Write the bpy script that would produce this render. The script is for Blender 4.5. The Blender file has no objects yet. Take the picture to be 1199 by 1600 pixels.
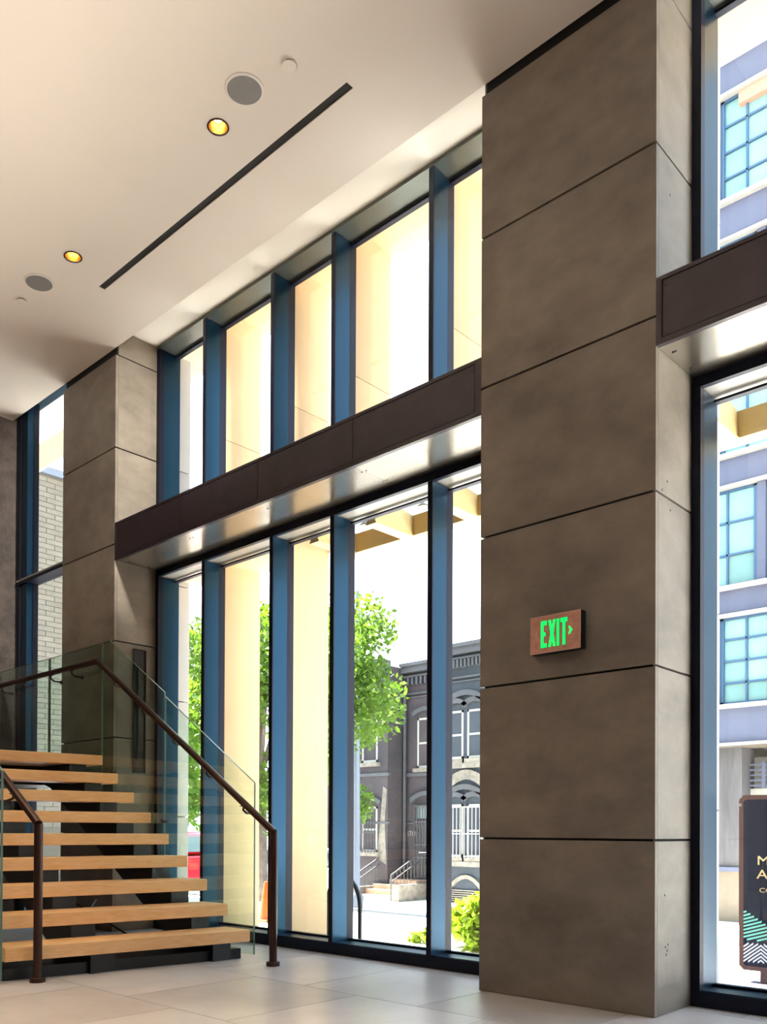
import bpy, bmesh, math, random
from mathutils import Vector, Matrix
C = bpy.context.scene.collection
sc = bpy.context.scene
random.seed(7)

# ---------------------------------------------------------------- camera
cd = bpy.data.cameras.new('camera'); cam = bpy.data.objects.new('camera', cd); C.objects.link(cam)
YAW, PIT, ROL = map(math.radians, (43.947, 0.4325, 0.2665))
fw = Vector((math.cos(YAW), math.sin(YAW), 0)); rt = Vector((math.sin(YAW), -math.cos(YAW), 0)); up = Vector((0, 0, 1))
fw2 = fw*math.cos(PIT) + up*math.sin(PIT); up2 = up*math.cos(PIT) - fw*math.sin(PIT)
R2 = rt*math.cos(ROL) + up2*math.sin(ROL); U2 = up2*math.cos(ROL) - rt*math.sin(ROL)
m3 = Matrix((R2, U2, -fw2)).transposed()
cam.matrix_world = Matrix.Translation((0, 0, .95)) @ m3.to_4x4()
cd.sensor_width = 36; cd.sensor_fit = 'AUTO'; cd.lens = 1360.2417/1600*36
cd.shift_x = (599.5-542.9637)/1600; cd.shift_y = (1286.9337-800)/1600
cd.clip_start = .05; cd.clip_end = 300
sc.camera = cam
# ---------------------------------------------------------------- world, sun, exposure
w = bpy.data.worlds.new('sky'); sc.world = w; w.use_nodes = True
nt = w.node_tree; bg = nt.nodes['Background']
tc = nt.nodes.new('ShaderNodeTexCoord'); sx = nt.nodes.new('ShaderNodeSeparateXYZ'); cr = nt.nodes.new('ShaderNodeValToRGB')
nt.links.new(tc.outputs['Generated'], sx.inputs[0]); nt.links.new(sx.outputs['Z'], cr.inputs[0]); nt.links.new(cr.outputs[0], bg.inputs[0])
cr.color_ramp.elements[0].color = (.93, .97, 1, 1); cr.color_ramp.elements[1].color = (.62, .80, 1, 1); cr.color_ramp.elements[1].position = .8
bg.inputs[1].default_value = 3.6
sl = bpy.data.lights.new('sun', 'SUN'); so = bpy.data.objects.new('sun', sl); C.objects.link(so)
sl.energy = 42; sl.angle = math.radians(.6); sl.color = (1, .965, .90)
so.rotation_euler = Vector((.02, -.6, -1)).to_track_quat('-Z', 'Y').to_euler(); so.location = (0, -5, 20)
vs = sc.view_settings; vs.view_transform = 'Standard'; vs.look = 'None'; vs.gamma = 1; vs.use_curve_mapping = False
sc.display_settings.display_device = 'sRGB'
vs.exposure = 0.55
cy = sc.cycles; cy.use_denoising = True; cy.max_bounces = 14; cy.diffuse_bounces = 7; cy.transparent_max_bounces = 24; cy.sample_clamp_indirect = 6
cy.caustics_reflective = False; cy.caustics_refractive = False

# ---------------------------------------------------------------- materials
MATS = {}
def mat(name, col, rough=.6, metal=0., var=0., scale=3., bump=0., emit=0., spec=.5, col2=None, stretch=(1, 1, 1), dark=None, bscale=None):
    if name in MATS: return MATS[name]
    m = bpy.data.materials.new(name); m.use_nodes = True; n = m.node_tree.nodes; L = m.node_tree.links
    b = n['Principled BSDF']; b.inputs['Roughness'].default_value = rough; b.inputs['Metallic'].default_value = metal
    b.inputs['Specular IOR Level'].default_value = spec
    c4 = (*col, 1); b.inputs['Base Color'].default_value = c4
    if var or bump:
        t = n.new('ShaderNodeTexCoord'); mp = n.new('ShaderNodeMapping'); mp.inputs['Scale'].default_value = stretch
        oi = n.new('ShaderNodeObjectInfo'); ad = n.new('ShaderNodeVectorMath'); ad.operation = 'ADD'
        L.new(t.outputs['Object'], ad.inputs[0]); sc_ = n.new('ShaderNodeMath'); sc_.operation = 'MULTIPLY'; sc_.inputs[1].default_value = 13.
        L.new(oi.outputs['Random'], sc_.inputs[0]); L.new(sc_.outputs[0], ad.inputs[1]); L.new(ad.outputs[0], mp.inputs[0])
        no = n.new('ShaderNodeTexNoise'); no.inputs['Scale'].default_value = scale; no.inputs['Detail'].default_value = 7; no.inputs['Roughness'].default_value = .62
        L.new(mp.outputs[0], no.inputs[0])
        if var:
            r = n.new('ShaderNodeValToRGB'); r.color_ramp.elements[0].position = .3; r.color_ramp.elements[1].position = .72
            c2 = col2 or tuple(min(1, c*(1+var)) for c in col)
            r.color_ramp.elements[0].color = (*[c*(1-var) for c in col], 1) if not dark else (*dark, 1); r.color_ramp.elements[1].color = (*c2, 1)
            L.new(no.outputs[0], r.inputs[0])
            hs = n.new('ShaderNodeHueSaturation'); vv = n.new('ShaderNodeMapRange'); vv.inputs['To Min'].default_value = .93; vv.inputs['To Max'].default_value = 1.07
            L.new(oi.outputs['Random'], vv.inputs[0]); L.new(vv.outputs[0], hs.inputs['Value']); L.new(r.outputs[0], hs.inputs['Color']); L.new(hs.outputs[0], b.inputs['Base Color'])
        if bump:
            n2 = n.new('ShaderNodeTexNoise'); n2.inputs['Scale'].default_value = bscale or scale*6; n2.inputs['Detail'].default_value = 4; L.new(mp.outputs[0], n2.inputs[0])
            bp = n.new('ShaderNodeBump'); bp.inputs['Strength'].default_value = bump; bp.inputs['Distance'].default_value = .01
            L.new(n2.outputs[0], bp.inputs['Height']); L.new(bp.outputs[0], b.inputs['Normal'])
    if emit:
        b.inputs['Emission Color'].default_value = c4; b.inputs['Emission Strength'].default_value = emit
    MATS[name] = m; return m
def glassmat(name, tint, refl=1., rough=.0):
    m = bpy.data.materials.new(name); m.use_nodes = True; n = m.node_tree.nodes; L = m.node_tree.links
    n.remove(n['Principled BSDF']); out = n['Material Output']
    tr = n.new('ShaderNodeBsdfTransparent'); tr.inputs[0].default_value = (*tint, 1)
    gl = n.new('ShaderNodeBsdfGlossy'); gl.inputs['Roughness'].default_value = rough
    ge = n.new('ShaderNodeNewGeometry'); dt = n.new('ShaderNodeVectorMath'); dt.operation = 'DOT_PRODUCT'
    L.new(ge.outputs['Normal'], dt.inputs[0]); L.new(ge.outputs['Incoming'], dt.inputs[1])
    def mth(op, a, b=None):
        q = n.new('ShaderNodeMath'); q.operation = op
        for i_, v_ in enumerate((a, b)):
            if v_ is None: continue
            if isinstance(v_, (int, float)): q.inputs[i_].default_value = v_
            else: L.new(v_, q.inputs[i_])
        return q.outputs[0]
    fr = mth('POWER', mth('SUBTRACT', 1.0, mth('ABSOLUTE', dt.outputs['Value'])), 5.0)
    fr = mth('MULTIPLY_ADD', fr, .96); fr.node.inputs[2].default_value = .04
    mu = n.new('ShaderNodeMath'); mu.operation = 'MULTIPLY'; mu.inputs[1].default_value = refl; mx = n.new('ShaderNodeMixShader')
    L.new(fr, mu.inputs[0]); L.new(mu.outputs[0], mx.inputs[0]); L.new(tr.outputs[0], mx.inputs[1]); L.new(gl.outputs[0], mx.inputs[2]); L.new(mx.outputs[0], out.inputs[0])
    MATS[name] = m; return m
M_conc = mat('concrete panel', (.195, .160, .128), .55, var=.28, scale=2.2, bump=.12, stretch=(1, 1, 1.6), col2=(.265, .222, .18))
M_gap = mat('dark joint', (.012, .010, .010), .9)
M_ceil = mat('ceiling plaster', (.75, .675, .605), .85, var=.02, scale=.7)
M_pock_lit = mat('brightened pocket plaster', (.90, .85, .77), .85, var=.02, scale=.7)  # painted lighter than the ceiling so the strip reads as more strongly lit
M_blue = mat('blue black window metal', (.008, .038, .075), .34, metal=.8)
M_blk = mat('black window metal', (.003, .005, .018), .45, metal=.2, spec=.3)
M_steel = mat('dark bronze steel', (.032, .022, .027), .33, metal=.35, var=.25, scale=6, bump=.05)
M_soff = mat('brushed beam underside', (.34, .30, .25), .22, metal=.85, var=.08, scale=5)
M_win = glassmat('window glass', (.97, .985, .98), .9)
M_bal = glassmat('balustrade glass', (.88, .96, .92), 1.3)
M_edge = mat('glass edge', (.16, .25, .21), .2)
M_tile = mat('floor tile', (.52, .495, .505), .30, var=.14, scale=1.6, bump=.04, col2=(.62, .59, .60))
M_grout = mat('grout', (.13, .12, .12), .8)
M_oak = mat('oak tread', (.93, .49, .18), .45, var=.14, scale=5, bump=.06, stretch=(1.2, 9, 16), col2=(.90, .58, .31))
M_rail = mat('bronze rail', (.050, .022, .016), .35, metal=.6)
M_black = mat('black steel', (.008, .008, .010), .45)
M_cream = mat('cream stone', (.54, .385, .22), .7, var=.06, scale=1.5, bump=.05)
M_yel = mat('yellow cream paint', (.62, .46, .21), .6)
M_wall = mat('room wall plaster', (.09, .07, .055), .8, var=.06, scale=1.)

# ---------------------------------------------------------------- helpers
class MB:
    def __init__(s): s.bm = bmesh.new()
    def box(s, x0, x1, y0, y1, z0, z1, bev=0, rot=None):
        vs_ = [s.bm.verts.new((x, y, z)) for x in (x0, x1) for y in (y0, y1) for z in (z0, z1)]
        fs = [s.bm.faces.new([vs_[i] for i in q]) for q in ((0, 1, 3, 2), (4, 6, 7, 5), (0, 4, 5, 1), (2, 3, 7, 6), (0, 2, 6, 4), (1, 5, 7, 3))]
        if bev:
            es = list({e for f in fs for e in f.edges}); bmesh.ops.bevel(s.bm, geom=es, offset=bev, segments=1, affect='EDGES')
        return s
    def prism(s, pts, axis, a, b):
        """polygon pts in the two other axes, extruded along axis from a to b"""
        def mk(p, v): return {'x': (v, p[0], p[1]), 'y': (p[0], v, p[1]), 'z': (p[0], p[1], v)}[axis]
        A = [s.bm.verts.new(mk(p, a)) for p in pts]; B = [s.bm.verts.new(mk(p, b)) for p in pts]; n = len(pts)
        fs = [s.bm.faces.new(A), s.bm.faces.new(B[::-1])] + [s.bm.faces.new((A[i], B[i], B[(i+1) % n], A[(i+1) % n])) for i in range(n)]
        bmesh.ops.recalc_face_normals(s.bm, faces=fs); return s
    def tube(s, pts, r, seg=10, cap=True):
        pts = [Vector(p) for p in pts]; rings = []
        rr = r if isinstance(r, (list, tuple)) else [r]*len(pts)
        ref = None
        for i, p in enumerate(pts):
            d = ((pts[min(i+1, len(pts)-1)]-p).normalized() + (p-pts[max(i-1, 0)]).normalized()).normalized()
            if ref is None: ref = Vector((0, 0, 1)) if abs(d.z) < .9 else Vector((1, 0, 0))
            u = d.cross(ref).normalized(); v = u.cross(d).normalized(); ref = v
            k = 1.
            if 0 < i < len(pts)-1:
                k = 1/max(.5, math.cos((pts[i+1]-p).angle(p-pts[i-1])/2))
            rings.append([s.bm.verts.new(p + (u*math.cos(t)+v*math.sin(t))*rr[i]*(1+(k-1)*.5)) for t in [2*math.pi*j/seg for j in range(seg)]])
        for a, b in zip(rings, rings[1:]):
            for j in range(seg): s.bm.faces.new((a[j], a[(j+1) % seg], b[(j+1) % seg], b[j]))
        if cap: s.bm.faces.new(rings[0][::-1]); s.bm.faces.new(rings[-1])
        return s
    def lathe(s, prof, c, seg=24, axis='z'):
        rings = []
        for r, z in prof:
            ring = []
            for j in range(seg):
                t = 2*math.pi*j/seg; a, b = r*math.cos(t), r*math.sin(t)
                ring.append(s.bm.verts.new({'z': (c[0]+a, c[1]+b, c[2]+z), 'y': (c[0]+a, c[1]+z, c[2]+b), 'x': (c[0]+z, c[1]+a, c[2]+b)}[axis]))
            rings.append(ring)
        for a, b in zip(rings, rings[1:]):
            for j in range(seg): s.bm.faces.new((a[j], a[(j+1) % seg], b[(j+1) % seg], b[j]))
        s.bm.faces.new(rings[0][::-1]); s.bm.faces.new(rings[-1]); return s
    def done(s, name, m, parent=None, smooth=False, origin=None):
        bmesh.ops.recalc_face_normals(s.bm, faces=s.bm.faces[:])
        me = bpy.data.meshes.new(name); s.bm.to_mesh(me); s.bm.free()
        if origin is None and parent is None and len(me.vertices):
            xs = [v.co for v in me.vertices]; origin = Vector((sum(v.x for v in xs)/len(xs), sum(v.y for v in xs)/len(xs), min(v.z for v in xs)))
        o = bpy.data.objects.new(name, me)
        if origin is not None:
            me.transform(Matrix.Translation(-Vector(origin))); o.location = origin
        C.objects.link(o); me.materials.append(m)
        if smooth:
            for p in me.polygons: p.use_smooth = True
            try: me.set_sharp_from_angle(angle=math.radians(40))
            except Exception: pass
        if parent is not None:
            o.parent = parent
            wm = Matrix.Identity(4); q = parent
            while q is not None: wm = (q.matrix_parent_inverse if q.parent else Matrix.Identity(4)) @ q.matrix_basis @ wm; q = q.parent
            o.matrix_parent_inverse = wm.inverted()
        return o
def box(name, m, x0, x1, y0, y1, z0, z1, parent=None, bev=0):
    return MB().box(x0, x1, y0, y1, z0, z1, bev).done(name, m, parent)
def empty(name, loc=(0, 0, 0)):
    o = bpy.data.objects.new(name, None); C.objects.link(o); o.location = loc; return o
def tag(o, label=None, cat=None, group=None, kind=None):
    if label: o['label'] = label
    if cat: o['category'] = cat
    if group: o['group'] = group
    if kind: o['kind'] = kind
    return o
def struct(o, label=None): 
    o['kind'] = 'structure'
    if label: o['label'] = label
    return o
def text(s, size, m, parent, at, sxx=1., name='lettering', ext=.001, bold=0., R=None):
    cu = bpy.data.curves.new('t', 'FONT'); cu.body = s; cu.size = size; cu.extrude = ext; cu.offset = bold; cu.resolution_u = 3
    t = bpy.data.objects.new('t', cu); C.objects.link(t); bpy.context.view_layer.update()
    me = bpy.data.meshes.new_from_object(t.evaluated_get(bpy.context.evaluated_depsgraph_get())); bpy.data.objects.remove(t)
    Rm = R or Matrix(((0, 0, -1), (-1, 0, 0), (0, 1, 0)))
    me.transform(Matrix.Diagonal((sxx, 1, 1, 1))); me.transform(Matrix.Translation(at) @ Rm.to_4x4())
    o = bpy.data.objects.new(name, me); C.objects.link(o); me.materials.clear(); me.materials.append(m)
    if parent is not None:
        o.parent = parent; wm = Matrix.Identity(4); q = parent
        while q is not None: wm = (q.matrix_parent_inverse if q.parent else Matrix.Identity(4)) @ q.matrix_basis @ wm; q = q.parent
        o.matrix_parent_inverse = wm.inverted()
    return o

# ---------------------------------------------------------------- dimensions
X1, X2, X3, XF = 4.284, 4.729, 4.935, 5.40      # column face, frame front, glass, outer edge of the outside fins
Y1a, Y1b = 1.95, 3.034                          # near column
Y2a, Y2b = 7.138, 8.12                          # far column
ZC, ZR = 5.414, 5.60                            # ceiling, window pocket
BT, BB = 3.785, 3.437                           # beam
XL = 4.33
YE = 9.24                                       # end wall
JZ = [0, .905, 1.80, 2.695, 3.59, 4.49, 5.352]
YN, XB = -4.5, -5.0                             # near wall, back wall

# ---------------------------------------------------------------- floor
fl = struct(box('floor', M_grout, XB, X3+.1, YN, YE+2, -.06, -.006))
tw, tl = .955, .90
for i in range(-4, 3):
    for j in range(-6, 8):
        xa, ya_ = 2.70+tw*i, 3.44+tl*j+(tl/2 if i % 2 else 0)
        x0, x1, y0, y1 = xa+.0025, min(xa+tw, X2)-.0025, max(ya_, -2)+.0025, min(ya_+tl, YE)-.0025
        if x1-x0 > .02 and y1-y0 > .02: box('tile', M_tile, x0, x1, y0, y1, -.006, 0, fl)
box('tile_field', M_tile, XB, 2.70-4*tw, YN, YE, -.006, 0, fl)
box('tile_field', M_tile, 2.70-4*tw, X2, YN, -2, -.006, 0, fl)

# ---------------------------------------------------------------- ceiling with its cut-outs
MB_ = MB(); MB_.box(XB, X1+.0, YN, YE+2, ZC, ZC+.30)
ceil = MB_.done('ceiling', M_ceil); struct(ceil)
cut = MB()
SLOT = (3.700, 3.757, 3.60, 6.44)
cut.box(SLOT[0], SLOT[1], SLOT[2], SLOT[3], ZC-.1, ZC+.12)
DL = [(3.373, 4.42), (3.365, 6.246)]
DL_ADDED = [(3.37, 2.6), (3.37, .8), (1.2, 2.6), (1.2, 4.42), (1.2, 6.246), (1.2, .8), (-1, 2.6), (-1, 4.42), (-1, 6.25)]  # unseen downlights added to bring up the room light
SP = [(3.308, 4.079), (3.333, 6.74)]
for x_, y_ in DL+DL_ADDED:
    cut.lathe([(.062, -.1), (.062, .1)], (x_, y_, ZC), 24)
cutter = cut.done('cutter', M_gap)
md = ceil.modifiers.new('b', 'BOOLEAN'); md.object = cutter; md.operation = 'DIFFERENCE'; md.solver = 'EXACT'
bpy.context.view_layer.update()
me = bpy.data.meshes.new_from_object(ceil.evaluated_get(bpy.context.evaluated_depsgraph_get())); ceil.modifiers.clear(); ceil.data = me
bpy.data.objects.remove(cutter)
struct(box('ceiling_pocket', M_pock_lit, X1, X3+.02, YN, YE+2, ZR, ZR+.12))['label'] = 'raised ceiling strip along the windows'
struct(box('roof_slab', M_cream, XB-.2, XF+.05, YN-.2, YE+2, ZR+.12, ZR+.5))
struct(box('upper_facade', M_cream, XB, X3+.1, YN, YE+2, ZR+.5, 9.))
# room shell
struct(box('wall_back', M_wall, XB-.2, XB, YN, YE+2, 0, ZC))
struct(box('wall_right', M_wall, XB, X3, YN-.2, YN, 0, ZC))
M_dark = mat('dark textured end wall', (.085, .062, .055), .6, var=.55, scale=7, bump=.5)
we = struct(box('wall_left', M_dark, XB, XL+.14, YE, YE+.25, 0, ZR))
tag(box('slot_diffuser', M_gap, SLOT[0]+.0005, SLOT[1]-.0005, SLOT[2]+.001, SLOT[3]-.001, ZC+.006, ZC+.03),
    'long black linear slot running along the ceiling parallel to the windows', 'air slot')

# ---------------------------------------------------------------- columns
def column(ya, yb, label, dark_extra=0):
    e = empty('clad_column', (X1, (ya+yb)/2, 0)); tag(e, label, 'column')
    box('core', M_gap, X1+.02, X3+.14, ya+.02, yb-.02, .0, ZR, e)
    g = .005
    zz = JZ
    for k in range(6):
        z0, z1 = zz[k]+g*(k > 0), zz[k+1]-g*(k < 5)
        box('panel', M_conc, X1, X1+.03, ya, yb, z0+.002, z1, e, .0015)
        box('panel', M_conc, X1+.0305, X2+.01, ya, ya+.03, z0+.002, z1, e, .0015)
        box('panel', M_conc, X1+.0305, X2+.01, yb-.03, yb, z0+.002, z1, e, .0015)
    # pocket course above the ceiling line, seen on the window side
    box('panel', M_conc, X1+.0305, X2+.01, ya, ya+.03, 5.362, ZR-.001, e, .0015)
    box('panel', M_conc, X1+.0305, X2+.01, yb-.03, yb, 5.362, ZR-.001, e, .0015)
    # outside continuation of the pier
    for k in range(5):
        z0 = -.06+k*1.135
        box('outer_panel', M_ext, X3+.03, X3+.19, ya-.002, yb+.002, z0+.005, z0+1.13, e, .002)
    return e
M_ext = mat('grey outside stone', (.42, .41, .40), .6, var=.06, scale=2)
c1 = column(Y1a, Y1b, 'large near square column clad in brown concrete panels carrying the green exit sign')
c2 = column(Y2a, Y2b, 'far square column clad in brown concrete panels behind the stair landing')
# formwork pits on the near column side
pits = MB()
for (xx, zz_) in ((4.42, 2.78), (4.36, 2.72), (4.46, 2.64), (4.40, .62), (4.41, .35), (4.44, .36), (4.43, .33), (4.42, .31), (4.45, 4.3)):
    pits.lathe([(.007, -.0006), (.005, -.0008)], (xx, Y1a, zz_), 8, 'y')
pits.done('pit_marks', M_gap, c1)
# slot light on the far column side
s = empty('recessed_slot', (4.555, Y2a, 1.48)); tag(s, 'tall narrow black recessed slot fitting on the side of the far column', 'wall slot')
f = MB(); f.box(4.489, 4.497, Y2a-.014, Y2a-.0005, 1.48, 2.65); f.box(4.616, 4.624, Y2a-.014, Y2a-.0005, 1.48, 2.65)
f.box(4.497, 4.616, Y2a-.014, Y2a-.0005, 1.48, 1.488); f.box(4.497, 4.616, Y2a-.014, Y2a-.0005, 2.642, 2.65); f.done('frame', M_black, s)
box('back_plate', M_black, 4.497, 4.616, Y2a-.004, Y2a-.0005, 1.488, 2.642, s)
f = MB(); f.tube([(4.535, Y2a-.012, 1.6), (4.535, Y2a-.012, 2.5)], .006); f.done('pull_bar', M_blk, s)

# ---------------------------------------------------------------- window walls
def window_wall(nm, ya, yb, mulls, label):
    w_ = empty(nm, (X3, (ya+yb)/2, 0)); struct(w_, label)
    G = []
    zl = [(.085, 3.375), (3.80, ZR-.035)]
    # outer frame: floor sill, lower head, beam sill, top head, jambs
    box('sill', M_blk, X2, X3+.03, ya, yb, 0, .085, w_)
    box('sill_cap', M_blue, X2+.01, X3+.02, ya+.001, yb-.001, .085, .09, w_)
    box('lower_head', M_blk, X2, X2+.035, ya, yb, 3.377, BB-.001, w_)
    box('lower_head_soffit', M_ceil_soff, X2+.035, X3+.03, ya, yb, 3.385, BB-.001, w_)
    box('upper_head', M_head, X2-.004, X3+.03, ya, yb, ZR-.03, ZR-.0005, w_)
    box('upper_sill', M_blue, X2, X3+.03, ya, yb, BT+.001, BT+.03, w_)
    ys = sorted([(ya, ya+.05, 1)] + [(m, m+.042, 0) for m in mulls] + [(yb-.05, yb, 2)])
    for z0, z1 in zl:
        for (a, b, j) in ys:
            if j == 2: box('mullion_face', M_blk, X2, X2+.05, a, b, z0, z1, w_); box('mullion', M_blue, X2+.05, X3+.03, a, b, z0, z1, w_)
            else:
                box('mullion_face', M_blk, X2, X2+.012, a, b, z0, z1, w_)
                box('mullion', M_blue, X2+.012, X3-.045, a, b-.002, z0, z1, w_)
                box('glazing_bead', M_blk, X3-.045, X3+.03, a-.0, b-.001, z0, z1, w_)
        for (a, b, j), (a2, b2, j2) in zip(ys, ys[1:]):
            box('glass_pane', M_win, X3-.006, X3+.006, b-.002, a2+.002, z0-.001, z1+.001, w_)
            box('glazing_bead', M_blk, X3-.022, X3+.02, b, a2, z0, z0+.02, w_)
            box('glazing_bead', M_blk, X3-.022, X3+.02, b, a2, z1-.022, z1-.008, w_)
    return w_
M_ceil_soff = mat('pale head soffit', (.42, .40, .36), .4, metal=.3)
M_head = mat('greenish bronze head', (.10, .105, .09), .35, metal=.6)
window_wall('window_1', Y1b, Y2a, [3.754, 4.716, 5.428, 6.36], 'tall glazed wall of dark blue mullions between the two columns')
window_wall('window_2', YN, Y1a, [-.25, -2.4], 'tall glazed wall to the right of the near column')
# left window beyond the far column
w3 = struct(empty('window_3', (4.36, 8.7, 0)), 'narrow tall window between far column and dark end wall')
for z0, z1 in ((0, 3.60), (3.66, ZR-.03)):
    box('mullion', M_blue, XL, XL+.07, 8.99, YE-.03, z0, z1, w3)
    box('mullion_face', M_blk, XL-.012, XL+.0, 9.13, YE-.03, z0, z1, w3)
    box('glass_pane', M_win, XL+.10, XL+.11, Y2b, 8.99, z0, z1, w3)
    box('glazing_bead', M_blk, XL+.07, XL+.13, 8.985, 8.995, z0, z1, w3)
box('transom', M_blk, XL-.02, XL+.14, Y2b, YE-.03, 3.60, 3.635, w3)
box('transom_base', M_ceil_soff, XL-.01, XL+.13, Y2b, YE-.03, 3.635, 3.66, w3)
box('window_head', M_blue, XL, XL+.2, Y2b, YE, ZR-.03, ZR, w3)

# ---------------------------------------------------------------- transom beams
def beam(ya, yb, joints, label):
    b = empty('steel_transom_beam', (X1, (ya+yb)/2, BB)); tag(b, label, 'beam')
    box('box_core', M_black, X1+.012, X3-.02, ya+.001, yb-.001, BB+.012, BT-.002, b)
    box('top_flange', M_steel, X1, X1+.09, ya, yb, BT-.022, BT, b)
    box('bottom_flange', M_steel, X1-.0, X1+.03, ya, yb, BB, BB+.03, b)
    box('end_plate', M_steel, X1, X1+.02, ya, ya+.045, BB+.03, BT-.022, b)
    box('end_plate', M_steel, X1, X1+.02, yb-.03, yb, BB+.03, BT-.022, b)
    js = [ya+.048]+joints+[yb-.033]
    for a, c in zip(js, js[1:]):
        box('face_panel', M_steel, X1+.002, X1+.012, a+.002, c-.002, BB+.034, BT-.026, b, .001)
    for a, c in zip(js, js[1:]):
        box('soffit_panel', M_soff, X1+.031, X2-.001, a-.04 if a < ya+.1 else a+.001, c+.03 if c > yb-.1 else c-.001, BB+.001, BB+.012, b)
    bo = MB()
    for a in js:
        for dz in (.05, .29):
            for dy in (-.02, .02):
                if ya+.06 < a+dy < yb-.05 or a in (js[0], js[-1]):
                    yy = min(max(a+dy, ya+.062), yb-.05)
                    bo.lathe([(.005, .0025), (.004, 0)], (X1-.0005, yy, BB+dz), 8, 'x')
        for xx in (X1+.12, X1+.34):
            for dy in (-.02, .02): bo.lathe([(.006, -.002), (.006, .001)], (xx, min(max(a+dy, ya+.04), yb-.04), BB), 8)
    bo.done('bolt_heads', M_black, b)
    return b
beam(Y1b, Y2a, [4.1, 5.10, 6.11], 'dark bronze steel beam crossing the windows between the two columns')
beam(YN, Y1a, [.9, -.1, -1.1, -2.1, -3.2], 'dark bronze steel beam running right from the near column')

# ---------------------------------------------------------------- ceiling fittings
M_grille = mat('grey speaker mesh', (.24, .225, .22), .6, bump=.6, bscale=300, scale=300)
M_white = mat('white trim', (.75, .70, .64), .5)
def speaker(x_, y_, label):
    s = empty('ceiling_speaker', (x_, y_, ZC)); tag(s, label, 'speaker', None)
    MB().lathe([(.118, 0), (.118, -.006), (.110, -.010), (.104, -.010), (.104, -.004)], (x_, y_, ZC), 40).done('rim', M_white, s, True)
    MB().lathe([(.1035, -.004), (.1035, -.0105), (.07, -.0125), (.01, -.013)], (x_, y_, ZC), 40).done('grille', M_grille, s, True)
speaker(*SP[0], 'round grey ceiling speaker above right, nearer end of the black slot')
speaker(*SP[1], 'round grey ceiling speaker at far left near the end wall')
M_bulb = mat('warm lamp', (1, .70, .32), .5, emit=6)
M_can = mat('gold reflector', (.75, .45, .14), .25, metal=.8)
def downlight(x_, y_, label, vis=True):
    d = empty('downlight', (x_, y_, ZC)); tag(d, label, 'downlight', None if vis else 'added downlights out of frame, brightening the room')
    r = MB(); r.lathe([(.0600, .002), (.070, -.001), (.070, -.005), (.0605, -.006)], (x_, y_, ZC), 28)
    bm = r.bm; bm.faces.ensure_lookup_table()
    for f_ in [f_ for f_ in bm.faces if len(f_.verts) > 4]: bm.faces.remove(f_)
    r.done('trim_ring', M_rail, d, True)
    r = MB(); r.lathe([(.0598, 0.001), (.056, .05), (.045, .085), (.01, .09)], (x_, y_, ZC), 28)
    for f_ in [f_ for f_ in r.bm.faces if len(f_.verts) > 4 and f_.calc_center_median().z < ZC+.05]: r.bm.faces.remove(f_)
    r.done('reflector', M_can, d, True)
    MB().lathe([(.002, 0), (.030, .006), (.036, .022), (.02, .032)], (x_, y_, ZC+.045), 20).done('bulb', M_bulb, d, True)
    l = bpy.data.lights.new('downlight_lamp', 'SPOT'); lo = bpy.data.objects.new('downlight_lamp', l); C.objects.link(lo)
    l.energy = 260 if x_ == 1.2 and y_ > 2 else 15; l.color = (1, .74, .48); l.spot_size = math.radians(52 if x_ == 1.2 and y_ > 2 else 95); l.spot_blend = .6; l.shadow_soft_size = .04  # added ones towards the stair boosted to brighten treads and floor
    lo.location = (0, 0, -.012); lo.parent = d
downlight(*DL[0], 'lit warm downlight beside the nearer ceiling speaker')
downlight(*DL[1], 'lit warm downlight near the far left ceiling speaker')
for p in DL_ADDED: downlight(*p, 'added warm downlight in the ceiling outside the view', False)
for (x_, y_), l_ in zip(((3.379, 3.757), (3.346, 7.075)), ('small white round sprinkler cover beyond the nearer ceiling speaker', 'small white round sprinkler cover at far left beyond the far speaker')):
    s = empty('sprinkler_cover', (x_, y_, ZC)); tag(s, l_, 'sprinkler')
    MB().lathe([(.034, 0), (.034, -.010)], (x_, y_, ZC), 24).done('gap_ring', M_gap, s, True)
    MB().lathe([(.042, -.010), (.042, -.014), (.03, -.016)], (x_, y_, ZC), 24).done('cover_plate', M_ceil, s, True)

# invented standing uplighters, out of view, added to brighten the ceiling
for k, (x_, y_, e_) in enumerate(((.55, 5.4, 150), (.3, 3.2, 85), (-2.2, 4.6, 110))):
    u = empty('added_uplighter', (x_, y_, 0)); tag(u, 'added standing uplighter outside the view, brightening the ceiling', 'added lamp', 'added uplighters outside the view')
    MB().lathe([(.16, 0), (.16, .02), (.02, .03)], (x_, y_, 0), 24).done('base', M_rail, u, True)
    MB().tube([(x_, y_, .03), (x_, y_, 1.95)], .014, 10).done('pole', M_rail, u, True)
    b_ = MB(); b_.lathe([(.03, 0), (.13, .07), (.15, .12), (.14, .12), (.12, .075), (.02, .02)], (x_, y_, 1.94), 24).done('bowl', M_rail, u, True)
    l = bpy.data.lights.new('added_uplighter_lamp', 'SPOT'); lo = bpy.data.objects.new('added_uplighter_lamp', l); C.objects.link(lo)
    l.energy = e_; l.color = (1, .86, .70); l.spot_size = math.radians(140); l.spot_blend = .8; l.shadow_soft_size = .1
    lo.location = (0, 0, 2.07); lo.rotation_euler = (math.pi, 0, 0); lo.parent = u

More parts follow.
